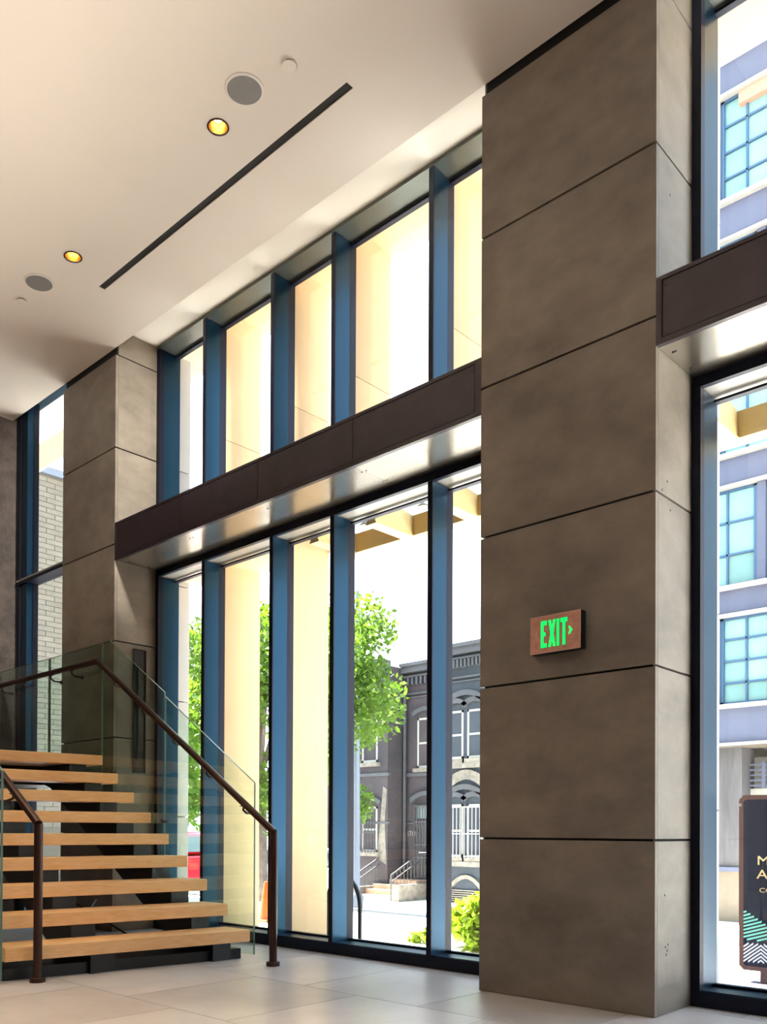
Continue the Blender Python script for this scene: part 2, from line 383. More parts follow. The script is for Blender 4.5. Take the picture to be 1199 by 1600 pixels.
# invented spotlight, out of view, added to brighten the far column's side
u = empty('added_spotlight', (3.55, 1.9, ZC)); tag(u, 'added ceiling spotlight outside the view, brightening the far column', 'spotlight')
MB().lathe([(.05, 0), (.05, -.02)], (3.55, 1.9, ZC), 20).done('canopy_plate', M_black, u, True)
MB().tube([(3.55, 1.9, ZC-.02), (3.55, 1.9, ZC-.14)], .01, 8).done('stem', M_black, u, True)
MB().tube([(3.52, 1.72, ZC-.10), (3.57, 2.02, ZC-.24)], .045, 16).done('lamp_head', M_black, u, True)
l = bpy.data.lights.new('added_spot_lamp', 'SPOT'); lo = bpy.data.objects.new('added_spot_lamp', l); C.objects.link(lo)
l.energy = 1500; l.color = (1, .97, .86); l.spot_size = math.radians(32); l.spot_blend = .8; l.shadow_soft_size = .15
lo.location = (.03, .16, -.27); lo.rotation_euler = Vector((4.50-3.58, 7.1-2.06, 4.2-5.14)).to_track_quat('-Z', 'Y').to_euler(); lo.parent = u

# ---------------------------------------------------------------- exit sign
XS = X1-.055
ex = empty('exit_sign', (X1, 2.50, 1.94)); tag(ex, 'copper faced sign reading EXIT in glowing green letters on the near column', 'exit sign')
box('housing', M_black, XS+.004, X1-.0005, 2.340, 2.652, 1.937, 2.145, ex, .002)
M_cop = mat('copper sign face', (.68, .33, .25), .4, metal=.3, var=.2, scale=20)
M_copr = mat('copper sign rim', (.75, .45, .36), .35, metal=.4)
box('face_plate', M_cop, XS, XS+.004, 2.346, 2.646, 1.943, 2.139, ex)
f = MB(); f.box(XS-.003, XS, 2.340, 2.652, 2.139, 2.145); f.box(XS-.003, XS, 2.340, 2.652, 1.937, 1.943); f.box(XS-.003, XS, 2.340, 2.346, 1.943, 2.139); f.box(XS-.003, XS, 2.646, 2.652, 1.943, 2.139)
f.done('face_rim', M_copr, ex)
M_grn = mat('green lit letters', (.0, 1., .10), .5, emit=1.1)
M_grd = mat('green letter edge', (.0, .10, .02), .6)
LET = dict(E=[[(0, 0), (.036, 0), (.036, .022), (.014, .022), (.014, .063), (.028, .064), (.028, .083), (.014, .084), (.014, .125), (.036, .125), (.036, .147), (0, .147)]],
    X=[[(0, 0), (.014, 0), (.022, .045), (.030, 0), (.044, 0), (.030, .0735), (.044, .147), (.030, .147), (.022, .102), (.014, .147), (0, .147), (.014, .0735)]],
    I=[[(0, 0), (.014, 0), (.014, .147), (0, .147)]],
    T=[[(.013, 0), (.027, 0), (.027, .125), (.040, .125), (.040, .147), (0, .147), (0, .125), (.013, .125)]])
yy = 2.584
for ch, adv in (('E', .047), ('X', .052), ('I', .024), ('T', .05)):
    for poly in LET[ch]:
        MB().prism([(yy-a, 1.968+b) for a, b in poly], 'x', XS-.0024, XS-.0005).done('letter', M_grn, ex)
        cx_ = sum(a for a, b in poly)/len(poly)
        MB().prism([(yy-(cx_+(a-cx_)*1.0)+(.0025 if a < cx_ else -.0025), 1.968+.0735+(b-.0735)*1.035) for a, b in poly], 'x', XS-.0006, XS-.0001).done('letter_outline', M_grd, ex)
    yy -= adv
chev = [(0, 0), (.008, 0), (.024, .021), (.008, .042), (0, .042), (.010, .021)]
MB().prism([(yy+.003-a, 2.022+b) for a, b in chev], 'x', XS-.002, XS-.0002).done('arrow', M_grn, ex)
MB().prism([(2.625-.024+a, 2.022+b) for a, b in chev], 'x', XS-.001, XS-.0002).done('unlit_arrow', M_copr, ex)

# ---------------------------------------------------------------- staircase
SX, SY, GO, RI, Z1, TAN = 4.12, 4.96, .2605, .175, .215, math.tan(math.radians(9))
TH, TD = .088, .30
st = empty('staircase', (3.3, SY, 0)); tag(st, 'open staircase with nine thick oak treads on black steel stringers', 'staircase')
for i in range(9):
    W = 1.72 if i == 0 else 1.74
    y0 = SY+GO*i; z = Z1+RI*i
    t = MB(); t.prism([(SX, y0), (SX, y0+TD), (SX-W, y0+TD+W*TAN), (SX-W, y0+W*TAN)], 'z', z-TH, z)
    bmesh.ops.bevel(t.bm, geom=t.bm.edges[:], offset=.003, segments=1, affect='EDGES')
    t.done('tread', M_oak, st)
def stringer(xa, xb):
    pts = []; dy = (SX-(xa+xb)/2)*TAN
    top = []
    for i in range(9):
        y0 = SY+.045+GO*i+dy; z = Z1+RI*i-TH-.001
        top += [(y0, z), (y0+GO, z)]
    top[-1] = (top[-1][0]+.25, top[-1][1])
    low = [(top[-1][0], top[-1][1]-.16), (SY+.045+GO*8+.36+dy, top[-1][1]-.20), (SY+.045+.34+dy, .0), (SY+.045+dy, 0)]
    MB().prism(top+low, 'x', xa, xb).done('stringer', M_black, st)
stringer(3.84, 4.00); stringer(2.95, 3.13)
YL = SY+GO*9
ld = MB(); ld.prism([(SX, YL), (SX, YE-.002), (SX-3.4, YE-.002), (SX-3.4, YL+1.0), (SX-1.74, YL+1.74*TAN)], 'z', Z1+RI*8-TH, Z1+RI*8); ld.done('landing', M_oak, st)
ld = MB(); ld.prism([(SX-.06, YL+.25), (SX-.06, YE-.01), (SX-3.3, YE-.01), (SX-3.3, YL+1.2)], 'z', Z1+RI*8-.26, Z1+RI*8-TH-.001); ld.done('landing_frame', M_black, st)
# low dark plinth under the first tread
MB().prism([(SX-.03, SY+.07), (SX-.03, SY+.40), (SX-1.7, SY+.40+1.7*TAN), (SX-1.7, SY+.07+1.7*TAN)], 'z', .001, .075).done('plinth', M_black, st)
# steel cross braces under the stair
MB().tube([(3.84, SY+1.0, .05), (3.15, SY+1.55, .60)], .008).tube([(3.84, SY+1.7, .35), (3.15, SY+1.0, .02)], .008).done('tie_rod', M_steel, st)

# glass balustrade on the window side
GX = 4.145
def slab(pts, xa, nm, parent, th=.012):
    g = MB().prism(pts, 'x', xa, xa+th); o = g.done(nm, M_bal, parent)
    return o
def edge_line(p, q, xa, parent, w_=.0025, th=.012):
    # polished glass edge strip between (y,z) points
    d = Vector((q[0]-p[0], q[1]-p[1])).normalized(); n_ = Vector((-d.y, d.x))*w_
    MB().prism([(p[0], p[1]), (q[0], q[1]), (q[0]+n_.x, q[1]+n_.y), (p[0]+n_.x, p[1]+n_.y)], 'x', xa-.0005, xa+th+.0005).done('glass_edge', M_edge, parent)
gb = empty('glass_balustrade', (GX, 6, 0)); tag(gb, 'clear glass balustrade along the window side of the stair and landing', 'balustrade')
def ztop(y): return 1.295+(y-4.95)*(2.638-1.295)/(7.0-4.95)
p1 = [(4.95, .03), (4.95, ztop(4.95)), (6.105, ztop(6.105)), (6.105, .50), (5.5, .03)]
p2 = [(6.115, .50), (6.115, ztop(6.115)+.03), (7.0, 2.638+.02), (7.10, 2.638), (7.10, 1.2)]
for p_ in (p1, p2): o = slab(p_, GX, 'glass_panel', gb); 
edge_line(p1[1], p1[2], GX, gb); edge_line(p1[1], p1[0], GX, gb); edge_line(p1[2], p1[3], GX, gb); edge_line(p2[1], p2[0], GX, gb); edge_line(p2[1], p2[2], GX, gb)
edge_line(p2[3], p2[4], GX, gb)
zt = 2.636
for a, b in ((7.115, 8.10), (8.125, YE-.01)):
    slab([(a, 1.35), (a, zt), (b, zt), (b, 1.35)], GX, 'glass_panel', gb); edge_line((a, zt), (b, zt), GX, gb)
    edge_line((a, 1.62), (a, zt), GX, gb, .008); edge_line((b, 1.62), (b, zt), GX, gb, .004)
for (y_, z_) in ((6.11, .85), (6.11, 1.02), (5.3, .33), (6.9, 1.45)):
    MB().lathe([(.018, -.02), (.018, .02)], (GX, y_, z_), 12, 'x').done('standoff', M_steel, gb)

RX = 4.03
def bracket(x_, y_, z_, gx, slope, parent):
    b = MB(); b.tube([(x_, y_, z_-.022), (x_, y_, z_-.055), (x_+(gx-x_)*.25, y_, z_-.075), (gx, y_, z_-.078)], .0085, 8)
    b.lathe([(.018, 0), (.018, .012)] if gx > x_ else [(.018, -.012), (.018, 0)], (gx-.012 if gx > x_ else gx, y_, z_-.078), 14, 'x')
    b.box(x_-.012, x_+.012, y_-.03, y_+.03, z_-.028, z_-.022); b.done('bracket', M_rail, parent)
hr = empty('handrail', (RX, 4.6, 0)); tag(hr, 'bronze handrail with floor post climbing the window side of the stair', 'handrail')
PY, PZ, CY, CZ = 4.60, .935, 6.99, 2.447
MB().tube([(RX, PY, PZ), (RX, CY, CZ), (RX, YE-.01, CZ)], .026, 14).done('rail', M_rail, hr, True)
MB().tube([(RX, PY, .02), (RX, PY, PZ)], [.027, .027], 16).done('post', M_rail, hr, True)
MB().lathe([(.021, .0), (.021, .0)], (RX, PY, PZ), 12).done('post_cap', M_rail, hr)
MB().lathe([(.048, .0), (.048, .026), (.044, .030), (.024, .030)], (RX, PY, 0), 28).done('base_plate', M_rail, hr, True)
for k in range(5):
    t_ = .14+k*.185; bracket(RX, PY+(CY-PY)*t_, PZ+(CZ-PZ)*t_, GX, 1, hr)
for y_ in (7.45, 7.85, 8.4, 8.9): bracket(RX, y_, CZ, GX, 0, hr)
# left rail and glass
LX, LY = 2.56, 5.13
h2 = empty('handrail', (LX, LY, 0)); tag(h2, 'bronze handrail with floor post in the foreground at the left end of the treads', 'handrail')
sl_ = (CZ-PZ)/(CY-PY)
MB().tube([(LX, LY, .98), (LX, LY+2.4, .98+2.4*sl_)], .026, 14).done('rail', M_rail, h2, True)
MB().tube([(LX, LY, .02), (LX, LY, .98)], .027, 16).done('post', M_rail, h2, True)
MB().lathe([(.048, .0), (.048, .026), (.044, .030), (.024, .030)], (LX, LY, 0), 28).done('base_plate', M_rail, h2, True)
for k in range(4): bracket(LX, LY+.35+.55*k, .98+(.35+.55*k)*sl_, LX-.20, 1, h2)
g2 = empty('glass_balustrade', (LX-.21, LY+.2, 0)); tag(g2, 'clear glass balustrade panel at the left end of the treads by the foreground post', 'balustrade')
ya = LY+.05; LG = LX-.215
gp = [(ya, .03), (ya, 1.30), (ya+2.4, 1.30+2.4*sl_), (ya+2.4, 1.0), (ya+.6, .03)]
slab(gp, LG, 'glass_panel', g2); edge_line(gp[1], gp[2], LG, g2); edge_line(gp[1], gp[0], LG, g2)

# ================================================================= OUTSIDE
M_pave = mat('pale paving', (.72, .69, .64), .8, var=.08, scale=1.5)
def gz(x_): return -.06 if x_ < 7.5 else max(-1.10, -.06-(x_-7.5)*.11)
g = MB(); g.prism([(X3+.1, -.06), (7.5, -.06), (17, gz(17)), (40, -1.10), (40, -1.4), (X3+.1, -1.4)], 'y', -30, 60)
struct(g.done('ground', M_pave), 'pale sunlit paving sloping down to the street')
kb = MB()
M_asph = mat('street asphalt', (.34, .33, .33), .9, var=.1, scale=3)
struct(MB().prism([(11.0, gz(11)+.004), (11.0, gz(11)+.012), (16.3, gz(16.3)+.012), (16.3, gz(16.3)+.004)], 'y', -28, 58).done('street', M_asph))
# fins
def fin(y_, z0, label):
    e = empty('facade_fin', (XF, y_, z0)); tag(e, label, 'stone fin', 'outside fins between the windows')
    zs = [z0, 3.565, 4.55, 5.75]; zs = sorted({z for z in zs if z >= z0})
    box('core', M_gap, X3+.05, XF-.006, y_+.01, y_+.13, z0, 5.74, e)
    for a, b in zip(zs, zs[1:]):
        box('panel', M_cream, X3+.045, XF, y_, y_+.14, a+.003, b-.003, e)
fin(6.38, -.06, 'full height cream stone fin outside the second bay from the far column')
fin(5.45, -.06, 'full height cream stone fin outside the middle mullion')
fin(4.735, 3.565, 'upper level cream stone fin above the canopy, left one')
fin(3.77, 3.565, 'upper level cream stone fin above the canopy, beside the near column')
struct(box('outer_lintel', M_cream, X3+.045, XF+.02, 5.455, Y2a, 3.40, 3.44))
struct(box('top_soffit', M_ext, X3+.045, XF+.12, YN, YE+2, 5.75, 5.78))
# canopy frame
ca = empty('canopy', (5.2, 3, 3.35)); tag(ca, 'cream painted canopy frame over the entrance outside the lower glazing', 'canopy')
box('edge_beam', M_yel, 5.44, 5.56, -1.9, 5.45, 3.345, 3.51, ca)
for k in range(-3, 6):
    y_ = 5.16-.64*(5-k) if k < 5 else 5.157
    o = MB().prism([(X3+.05, 3.345), (5.44, 3.345), (5.44, 3.51), (X3+.05, 3.56)], 'y', y_, y_+.09 if k > -9 else 0).done('outrigger', M_yel, ca)
    box('outrigger_flange', M_yel, X3+.05, 5.44, y_-.012, y_+.10, 3.333, 3.345, ca)
for k, y_ in enumerate((4.30, 4.92, 3.66, 2.2, 1.58, .9)):
    lm = MB().tube([(5.3, y_, 3.50), (5.3, y_, 3.60)], .006, 8).lathe([(.012, .03), (.05, .0), (.05, -.01)], (5.3, y_, 3.49), 16)
    lm.tube([(5.3, y_, 3.60), (5.44, y_, 3.50)], .005, 6).done('canopy_lamp', M_ext, ca)

# ---- street tree / foliage builder
def leafmat(nm, c): 
    m = mat(nm, c, .6, var=.35, scale=2.5); b = m.node_tree.nodes['Principled BSDF']
    n = m.node_tree.nodes; L = m.node_tree.links; tr = n.new('ShaderNodeBsdfTranslucent'); mx = n.new('ShaderNodeMixShader'); mx.inputs[0].default_value = .45
    tr.inputs[0].default_value = (min(1, c[0]*1.3), min(1, c[1]*1.25), c[2]*.6, 1)
    L.new(b.outputs[0], mx.inputs[1]); L.new(tr.outputs[0], mx.inputs[2]); L.new(mx.outputs[0], n['Material Output'].inputs[0]); return m
M_leaf = leafmat('leaf green', (.085, .165, .018)); M_leaf2 = leafmat('shrub leaf', (.24, .35, .03))
M_bark = mat('bark', (.16, .13, .11), .9, var=.3, scale=8, bump=.6)
def leaves(name, blobs, size, n, m, parent, seed):
    rd = random.Random(seed); vsx = []; fs = []
    tot = sum(r**2 for *_, r in blobs)
    for (bx, by, bz, r) in blobs:
        for _ in range(int(n*r*r/tot)):
            d = Vector((rd.gauss(0, 1), rd.gauss(0, 1), rd.gauss(0, .8))).normalized()*r*(rd.random()**.45)
            c = Vector((bx, by, bz))+d
            u = Vector((rd.gauss(0, 1), rd.gauss(0, 1), rd.gauss(0, 1))).normalized(); v = u.cross(Vector((rd.gauss(0, 1), rd.gauss(0, 1), rd.gauss(0, 1)))).normalized()
            s = size*(.6+.8*rd.random()); k = len(vsx)
            vsx += [c-u*s, c+v*s*.5, c+u*s, c-v*s*.5]; fs.append((k, k+1, k+2, k+3))
    me = bpy.data.meshes.new(name); me.from_pydata(vsx, [], fs); o = bpy.data.objects.new(name, me); C.objects.link(o); me.materials.append(m)
    o['kind'] = 'stuff'
    o.parent = parent; o.matrix_parent_inverse = parent.matrix_basis.inverted(); return o
def tree(x_, y_, h, blobs, label, seed, n=5000, size=.12, tr=.11):
    e = empty('street_tree', (x_, y_, gz(x_))); tag(e, label, 'tree'); e_m = Matrix.Translation((x_, y_, gz(x_))); bpy.context.view_layer.update()
    z0 = gz(x_)
    t = MB(); t.tube([(x_, y_, z0), (x_+.03, y_+.05, z0+h*.3), (x_-.05, y_+.05, z0+h*.62), (x_, y_, z0+h*.85)], [tr, tr*.8, tr*.5, tr*.2], 10)
    for bx, by, bz, r in blobs[:9]:
        t.tube([(x_-.01, y_+.04, z0+h*.45), ((x_+bx)/2, (y_+by)/2, bz-.4*r), (bx, by, bz)], [tr*.4, tr*.25, tr*.08], 6)
    t.done('trunk', M_bark, e)
    leaves('foliage', blobs, size, n, m=M_leaf, parent=e, seed=seed)
def blobs_at(cx_, cy_, cz_, R, H_, n, seed, r=.8):
    rd = random.Random(seed); o = []
    for _ in range(n):
        a = rd.random()*6.283; q = math.sqrt(rd.random())*R; o.append((cx_+q*math.cos(a), cy_+q*math.sin(a), cz_+(rd.random()-.5)*H_, r*(.6+.6*rd.random())))
    return o
TREES = []
tree(11.0, 12.88, 5.6, blobs_at(11.1, 12.9, 3.4, 1.9, 3.6, 26, 3, .75), 'green leafy street tree with slanting trunk seen between the cream fins', 5, 22000, .07)
tree(15.6, 15.9, 8.2, [(15.6, 14.75, 5.75, .5), (15.6, 14.7, 4.5, .45), (15.6, 14.45, 3.75, .42), (15.5, 14.2, 3.35, .36), (15.6, 14.65, 3.3, .45), (15.6, 14.6, 1.45, .34), (15.6, 14.5, 1.75, .3), (15.7, 15.5, 4.6, 1.0), (15.7, 15.6, 6.2, .9), (15.7, 15.7, 2.9, .8), (15.6, 16.4, 5.2, 1.1), (15.6, 16.5, 3.6, .9)],
     'bright green street tree whose branches hang behind the tall lamp post', 8, 7500, .075)
tree(17.4, 26.5, 8.0, blobs_at(17.4, 26.5, 4.5, 2.8, 5.5, 30, 9, 1.1), 'far green street tree down the street behind the parked cars', 11, 7000, .2, .15)
# shrubs by the near column
def shrub(cx_, cy_, blobs, label, n, seed, size=.045):
    e = empty('shrub', (cx_, cy_, -.06)); tag(e, label, 'shrub')
    st_ = MB()
    for bx, by, bz, r in blobs[:8]: st_.tube([(cx_+(bx-cx_)*.3, cy_+(by-cy_)*.3, -.07), (bx, by, bz)], [.008, .003], 5)
    st_.done('stems', M_bark, e)
    leaves('foliage', blobs, size, n, M_leaf2, e, seed)
rd = random.Random(4)
shrub(6.2, 4.35, [(6.2+rd.uniform(-.2, .25), 4.35+rd.uniform(-.32, .28), rd.uniform(.02, .30), rd.uniform(.09, .16)) for _ in range(22)], 'yellow green leafy shrub outside beside the near column', 3600, 2)
shrub(6.15, 4.90, [(6.15+rd.uniform(-.1, .1), 4.9+rd.uniform(-.13, .13), rd.uniform(-.03, .04), .065) for _ in range(9)], 'low yellow green ground plant left of the leafy shrub', 700, 3, .03)
# bike rack
bk = MB(); pts = [(5.5, 5.145, -.06), (5.5, 5.145, .28)]+[(5.5, 5.345-.2*math.cos(a), .28+.26*math.sin(a)) for a in [math.pi*k/12 for k in range(1, 12)]]+[(5.5, 5.545, .28), (5.5, 5.545, -.06)]
r_ = empty('bike_rack', (5.5, 5.345, -.06)); tag(r_, 'curved dark steel bicycle rack hoop standing on the paving', 'bike rack')
bk.tube(pts, .02, 12).done('hoop', M_black, r_, True)
MB().lathe([(.045, 0), (.045, .01)], (5.5, 5.145, -.06), 16).done('foot_plate', M_black, r_)
MB().lathe([(.045, 0), (.045, .01)], (5.5, 5.545, -.06), 16).done('foot_plate', M_black, r_)
# traffic cone
M_or = mat('orange plastic', (.55, .07, .004), .5)
cn = empty('traffic_cone', (6.3, 7.30, -.06)); tag(cn, 'bright orange tall traffic cone on the paving beyond the handrail post', 'cone')
MB().lathe([(.085, .03), (.035, .42), (.028, .44)], (6.3, 7.30, -.06), 20).done('cone_body', M_or, cn, True)
MB().box(6.19, 6.41, 7.19, 7.41, -.06, -.03, .006).done('cone_base', M_or, cn)
# lamp post
M_lp = mat('grey lamp post', (.17, .20, .26), .5, metal=.2)
z0 = gz(14); lp = empty('lamp_post', (14, 13.22, z0)); tag(lp, 'tall tapering grey lamp post on the far pavement', 'lamp post')
MB().lathe([(.17, 0), (.17, .25), (.11, .35)], (14, 13.22, z0), 14).done('base', M_lp, lp, True)
MB().tube([(14, 13.22, z0+.3), (14, 13.22, 6.25)], [.095, .05], 12).done('pole', M_lp, lp, True)
MB().tube([(14, 13.22, 5.9), (13.9, 13.6, 6.0), (13.8, 14.2, 5.95)], .025, 8).box(13.68, 13.9, 14.1, 14.7, 5.88, 5.98, .02).done('lamp_arm', M_lp, lp)

# ---- vehicles
def car(x_, y_, col, label, name='car', s=1., hh=1.0):
    """parked along the street, nose towards +y"""
    z = gz(x_); e = empty(name, (x_, y_, z)); tag(e, label, 'car')
    M_b = mat(name+label[:6], col, .25, metal=.1); M_g = mat('car glass', (.10, .13, .16), .08)
    def P(l): return [(y_+a*s, z+b*s*hh) for a, b in l]
    hw = .88*s
    b = MB().prism(P([(-2.2, .25), (-2.25, .62), (-2.1, .88), (-1.2, .95), (1.0, .95), (2.0, .80), (2.2, .60), (2.2, .28), (1.75, .20), (-1.75, .20)]), 'x', x_-hw, x_+hw)
    bmesh.ops.bevel(b.bm, geom=b.bm.edges[:], offset=.05, segments=2, affect='EDGES'); b.done('body', M_b, e, True)
    cpts = P([(-1.75, .95), (-1.3, 1.38), (-.9, 1.45), (.2, 1.45), (.45, 1.38), (1.15, .95)])
    c_ = MB().prism(cpts, 'x', x_-hw+.12, x_+hw-.12); bmesh.ops.bevel(c_.bm, geom=c_.bm.edges[:], offset=.04, segments=2, affect='EDGES'); c_.done('cabin', M_b, e, True)
    gl = MB()
    for sg in (-1, 1):
        xx = x_+sg*(hw-.118)
        gl.prism(P([(-1.5, 1.0), (-1.15, 1.33), (-.45, 1.36), (-.45, 1.0)]), 'x', xx-.004, xx+.004); gl.prism(P([(-.38, 1.0), (-.38, 1.36), (.2, 1.36), (.85, 1.0)]), 'x', xx-.004, xx+.004)
    gl.prism(P([(.50, 1.345), (1.10, .985), (1.13, 1.0), (.53, 1.365)]), 'x', x_-hw+.2, x_+hw-.2); gl.prism(P([(-1.36, 1.34), (-1.72, 1.0), (-1.75, 1.0), (-1.39, 1.355)]), 'x', x_-hw+.2, x_+hw-.2)
    gl.done('window', M_g, e)
    M_ty = mat('tyre', (.02, .02, .02), .8); M_hub = mat('wheel rim', (.5, .5, .5), .3, metal=.8)
    for sg in (-1, 1):
        for dy in (-1.4, 1.4):
            MB().lathe([(.30*s, -.1), (.32*s, -.06), (.32*s, .06), (.30*s, .1)], (x_+sg*(hw-.08), y_+dy*s, z+.33*s), 22, 'x').done('wheel', M_ty, e, True)
            MB().lathe([(.19*s, -.105), (.17*s, -.11), (.17*s, .11), (.19*s, .105)], (x_+sg*(hw-.08), y_+dy*s, z+.33*s), 16, 'x').done('rim', M_hub, e, True)
    for sg in (-1, 1): box('tail_light', mat('red lamp', (.6, .02, .02), .3), x_+sg*.62*s-.12, x_+sg*.62*s+.12, y_-2.26*s, y_-2.2*s, z+.62*s, z+.76*s, e)
car(12.0, 17.9, (.70, .02, .05), 'red parked car seen low between the far column and first fin')
car(15.2, 17.3, (.62, .68, .78), 'pale silver blue parked car behind the base of the lamp post')
car(13.4, 24.6, (.70, .76, .85), 'pale blue van parked further down the street behind the red car', 'van', 1.15, 1.4)

# ---- brick side wall of the next building, seen through the left window
M_wb = mat('whitewashed brick', (.18, .167, .142), .85, var=.12, scale=4)
M_mort = mat('mortar', (.13, .12, .10), .9)
nb = empty('neighbour_building', (8, 14.1, 0)); tag(nb, 'pale whitewashed brick building wall seen through the narrow left window', 'building')
box('wall', M_mort, 5.6, 9.0, 14.012, 15.5, -.3, 7.0, nb)
box('coping', M_lp, 5.5, 9.1, 13.95, 15.5, 7.0, 7.12, nb)
src = MB().box(-.148, .148, 0, .016, 0, .078).done('brick', M_wb, nb); me_b = src.data; bpy.data.objects.remove(src)
bricks = []
for r in range(82):
    z = -.25+r*.088
    if z+.08 > 6.99 or z < .9: continue
    for k in range(5 if r % 2 else 4):
        xx = 6.62+k*.31+(0 if r % 2 else .155)
        bricks.append((xx, z))
rd = random.Random(1)
jb = MB()
bricks.sort(key=lambda b: -b[1])
for i, (xx, z) in enumerate(bricks):
    if i < 290:
        o = bpy.data.objects.new('brick', me_b); C.objects.link(o); o.parent = nb; o.matrix_parent_inverse = Matrix.Translation((-8, -14.1, 0)); o.location = (xx, 14.0+rd.uniform(-.004, .003), z)
    else: jb.box(xx-.148, xx+.148, 14.0, 14.014, z, z+.078)
for z in [-.25+r*.088 for r in range(82)]:
    if z+.08 < 6.99:
        jb.box(5.62, 6.45, 14.0, 14.014, z, z+.078); jb.box(8.03, 8.98, 14.0, 14.014, z, z+.078)
jb.done('brickwork', M_wb, nb)['kind'] = 'stuff'

# ---- row houses across the street (facade plane x = 20)
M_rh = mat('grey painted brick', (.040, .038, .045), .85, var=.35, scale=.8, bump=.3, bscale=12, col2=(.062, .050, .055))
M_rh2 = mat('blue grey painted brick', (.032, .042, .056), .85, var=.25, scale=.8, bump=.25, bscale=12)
M_trim = mat('grey trim', (.05, .054, .062), .7, var=.15, scale=3)
M_sash = mat('white sash', (.30, .30, .27), .5)
M_pane = mat('house pane', (.10, .14, .135), .08, var=.5, scale=1.2)
M_iron = mat('wrought iron', (.05, .05, .055), .5)
M_sand = mat('sandstone', (.40, .26, .18), .8, var=.15, scale=3)
M_flake = mat('flaked pale stone', (.17, .155, .13), .85, var=.4, scale=6, bump=.5)
def arch(mb, x0, x1, yc, hw_, z, rise, th_):
    n = 8; lo = []; hi = []
    for k in range(n+1):
        t = -1+2*k/n; lo.append((yc+hw_*t, z+rise*(1-t*t))); hi.append((yc+(hw_+th_*.5)*t, z+th_+(rise+th_*.1)*(1-t*t)))
    for k in range(n): mb.prism([lo[k], lo[k+1], hi[k+1], hi[k]], 'x', x0, x1)
def rh_window(e, xf, ya_, yb_, z0, z1, bars=False, arched=True, twin=False):
    f_ = MB(); t_ = .06
    f_.box(xf-.02, xf+.05, ya_, ya_+t_, z0, z1); f_.box(xf-.02, xf+.05, yb_-t_, yb_, z0, z1); f_.box(xf-.02, xf+.05, ya_, yb_, z1-t_, z1); f_.box(xf-.02, xf+.05, ya_, yb_, z0, z0+t_*1.3)
    f_.box(xf-.01, xf+.04, ya_, yb_, (z0+z1)/2-.03, (z0+z1)/2+.03)
    wf = f_.done('window', M_sash, e)
    box('pane', M_pane, xf+.01, xf+.02, ya_+t_, yb_-t_, z0+t_, z1-t_, wf)
    a_ = MB(); arch(a_, xf-.10, xf+.02, (ya_+yb_)/2, (yb_-ya_)/2+.12, z1+.06, .16, .12); a_.done('arch_hood', M_trim, e)
    box('window_sill', M_flake, xf-.12, xf+.05, ya_-.1, yb_+.1, z0-.12, z0, e)
    if bars:
        b_ = MB(); n = max(4, int((yb_-ya_)/.11))
        for k in range(n+1): y_ = ya_+(yb_-ya_)*k/n; b_.box(xf-.16, xf-.14, y_-.009, y_+.009, z0-.02, z1-.05)
        for z_ in (z0+.02, (z0+z1)/2-.1, z1-.1): b_.box(xf-.165, xf-.14, ya_-.02, yb_+.02, z_, z_+.03)
        b_.done('window_bars', M_bars if bars == 2 else M_iron, e)
M_bars = mat('white iron bars', (.32, .32, .32), .5)
def cornice(e, xf, ya_, yb_, ztop, dent, m):
    c_ = MB(); c_.box(xf-.32, xf+.1, ya_, yb_, ztop-.10, ztop); c_.box(xf-.24, xf+.1, ya_, yb_, ztop-.28, ztop-.10); c_.box(xf-.14, xf+.1, ya_, yb_, ztop-.42, ztop-.36)
    c_.box(xf-.08, xf+.1, ya_, yb_, ztop-.95, ztop-.9); c_.box(xf-.06, xf+.1, ya_, yb_, ztop-1.05, ztop-1.02); c_.done('cornice', m, e)
    d_ = MB(); y_ = ya_+.08
    while y_ < yb_-.1: d_.box(xf-.18, xf, y_, y_+.07, ztop-.66, ztop-.44); y_ += dent
    d_.done('dentils', m, e)
hA = empty('row_house', (20.4, 17.5, -1.1)); tag(hA, 'grey painted brick row house with stoop, left of the second one across the street', 'building')
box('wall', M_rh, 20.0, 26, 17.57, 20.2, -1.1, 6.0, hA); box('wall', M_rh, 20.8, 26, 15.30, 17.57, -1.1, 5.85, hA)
cornice(hA, 20.0, 17.55, 20.2, 6.16, .17, M_trim); cornice(hA, 20.8, 15.5, 17.55, 6.10, .17, M_trim)
b_ = MB(); b_.box(19.95, 20.05, 17.5, 20.2, 2.62, 2.72); b_.box(20.72, 20.9, 15.4, 17.6, 2.62, 2.72); b_.box(19.97, 20.05, 17.5, 20.2, 1.15, 1.22); b_.box(20.75, 20.9, 16.7, 17.6, 1.15, 1.2); b_.done('string_course', M_trim, hA)
rh_window(hA, 20.0, 17.98, 18.63, 3.05, 4.45); rh_window(hA, 20.0, 17.98, 18.63, .27, 1.68, 1)
rh_window(hA, 20.0, 19.0, 19.6, 3.05, 4.45); rh_window(hA, 20.0, 19.0, 19.6, .27, 1.68, 1)
rh_window(hA, 20.8, 16.35, 17.05, 2.86, 4.40)
MB().tube([(20.65, 17.45, 5.2), (20.65, 17.45, -1.0)], .05, 8).done('downpipe', M_trim, hA)
fl_ = MB(); fl_.prism([(17.60, 2.2), (17.75, 2.3), (17.85, 1.3), (18.0, .1), (17.60, -.1), (17.68, 1.2)], 'x', 19.985, 20.0); fl_.done('flaked_patch', M_flake, hA)
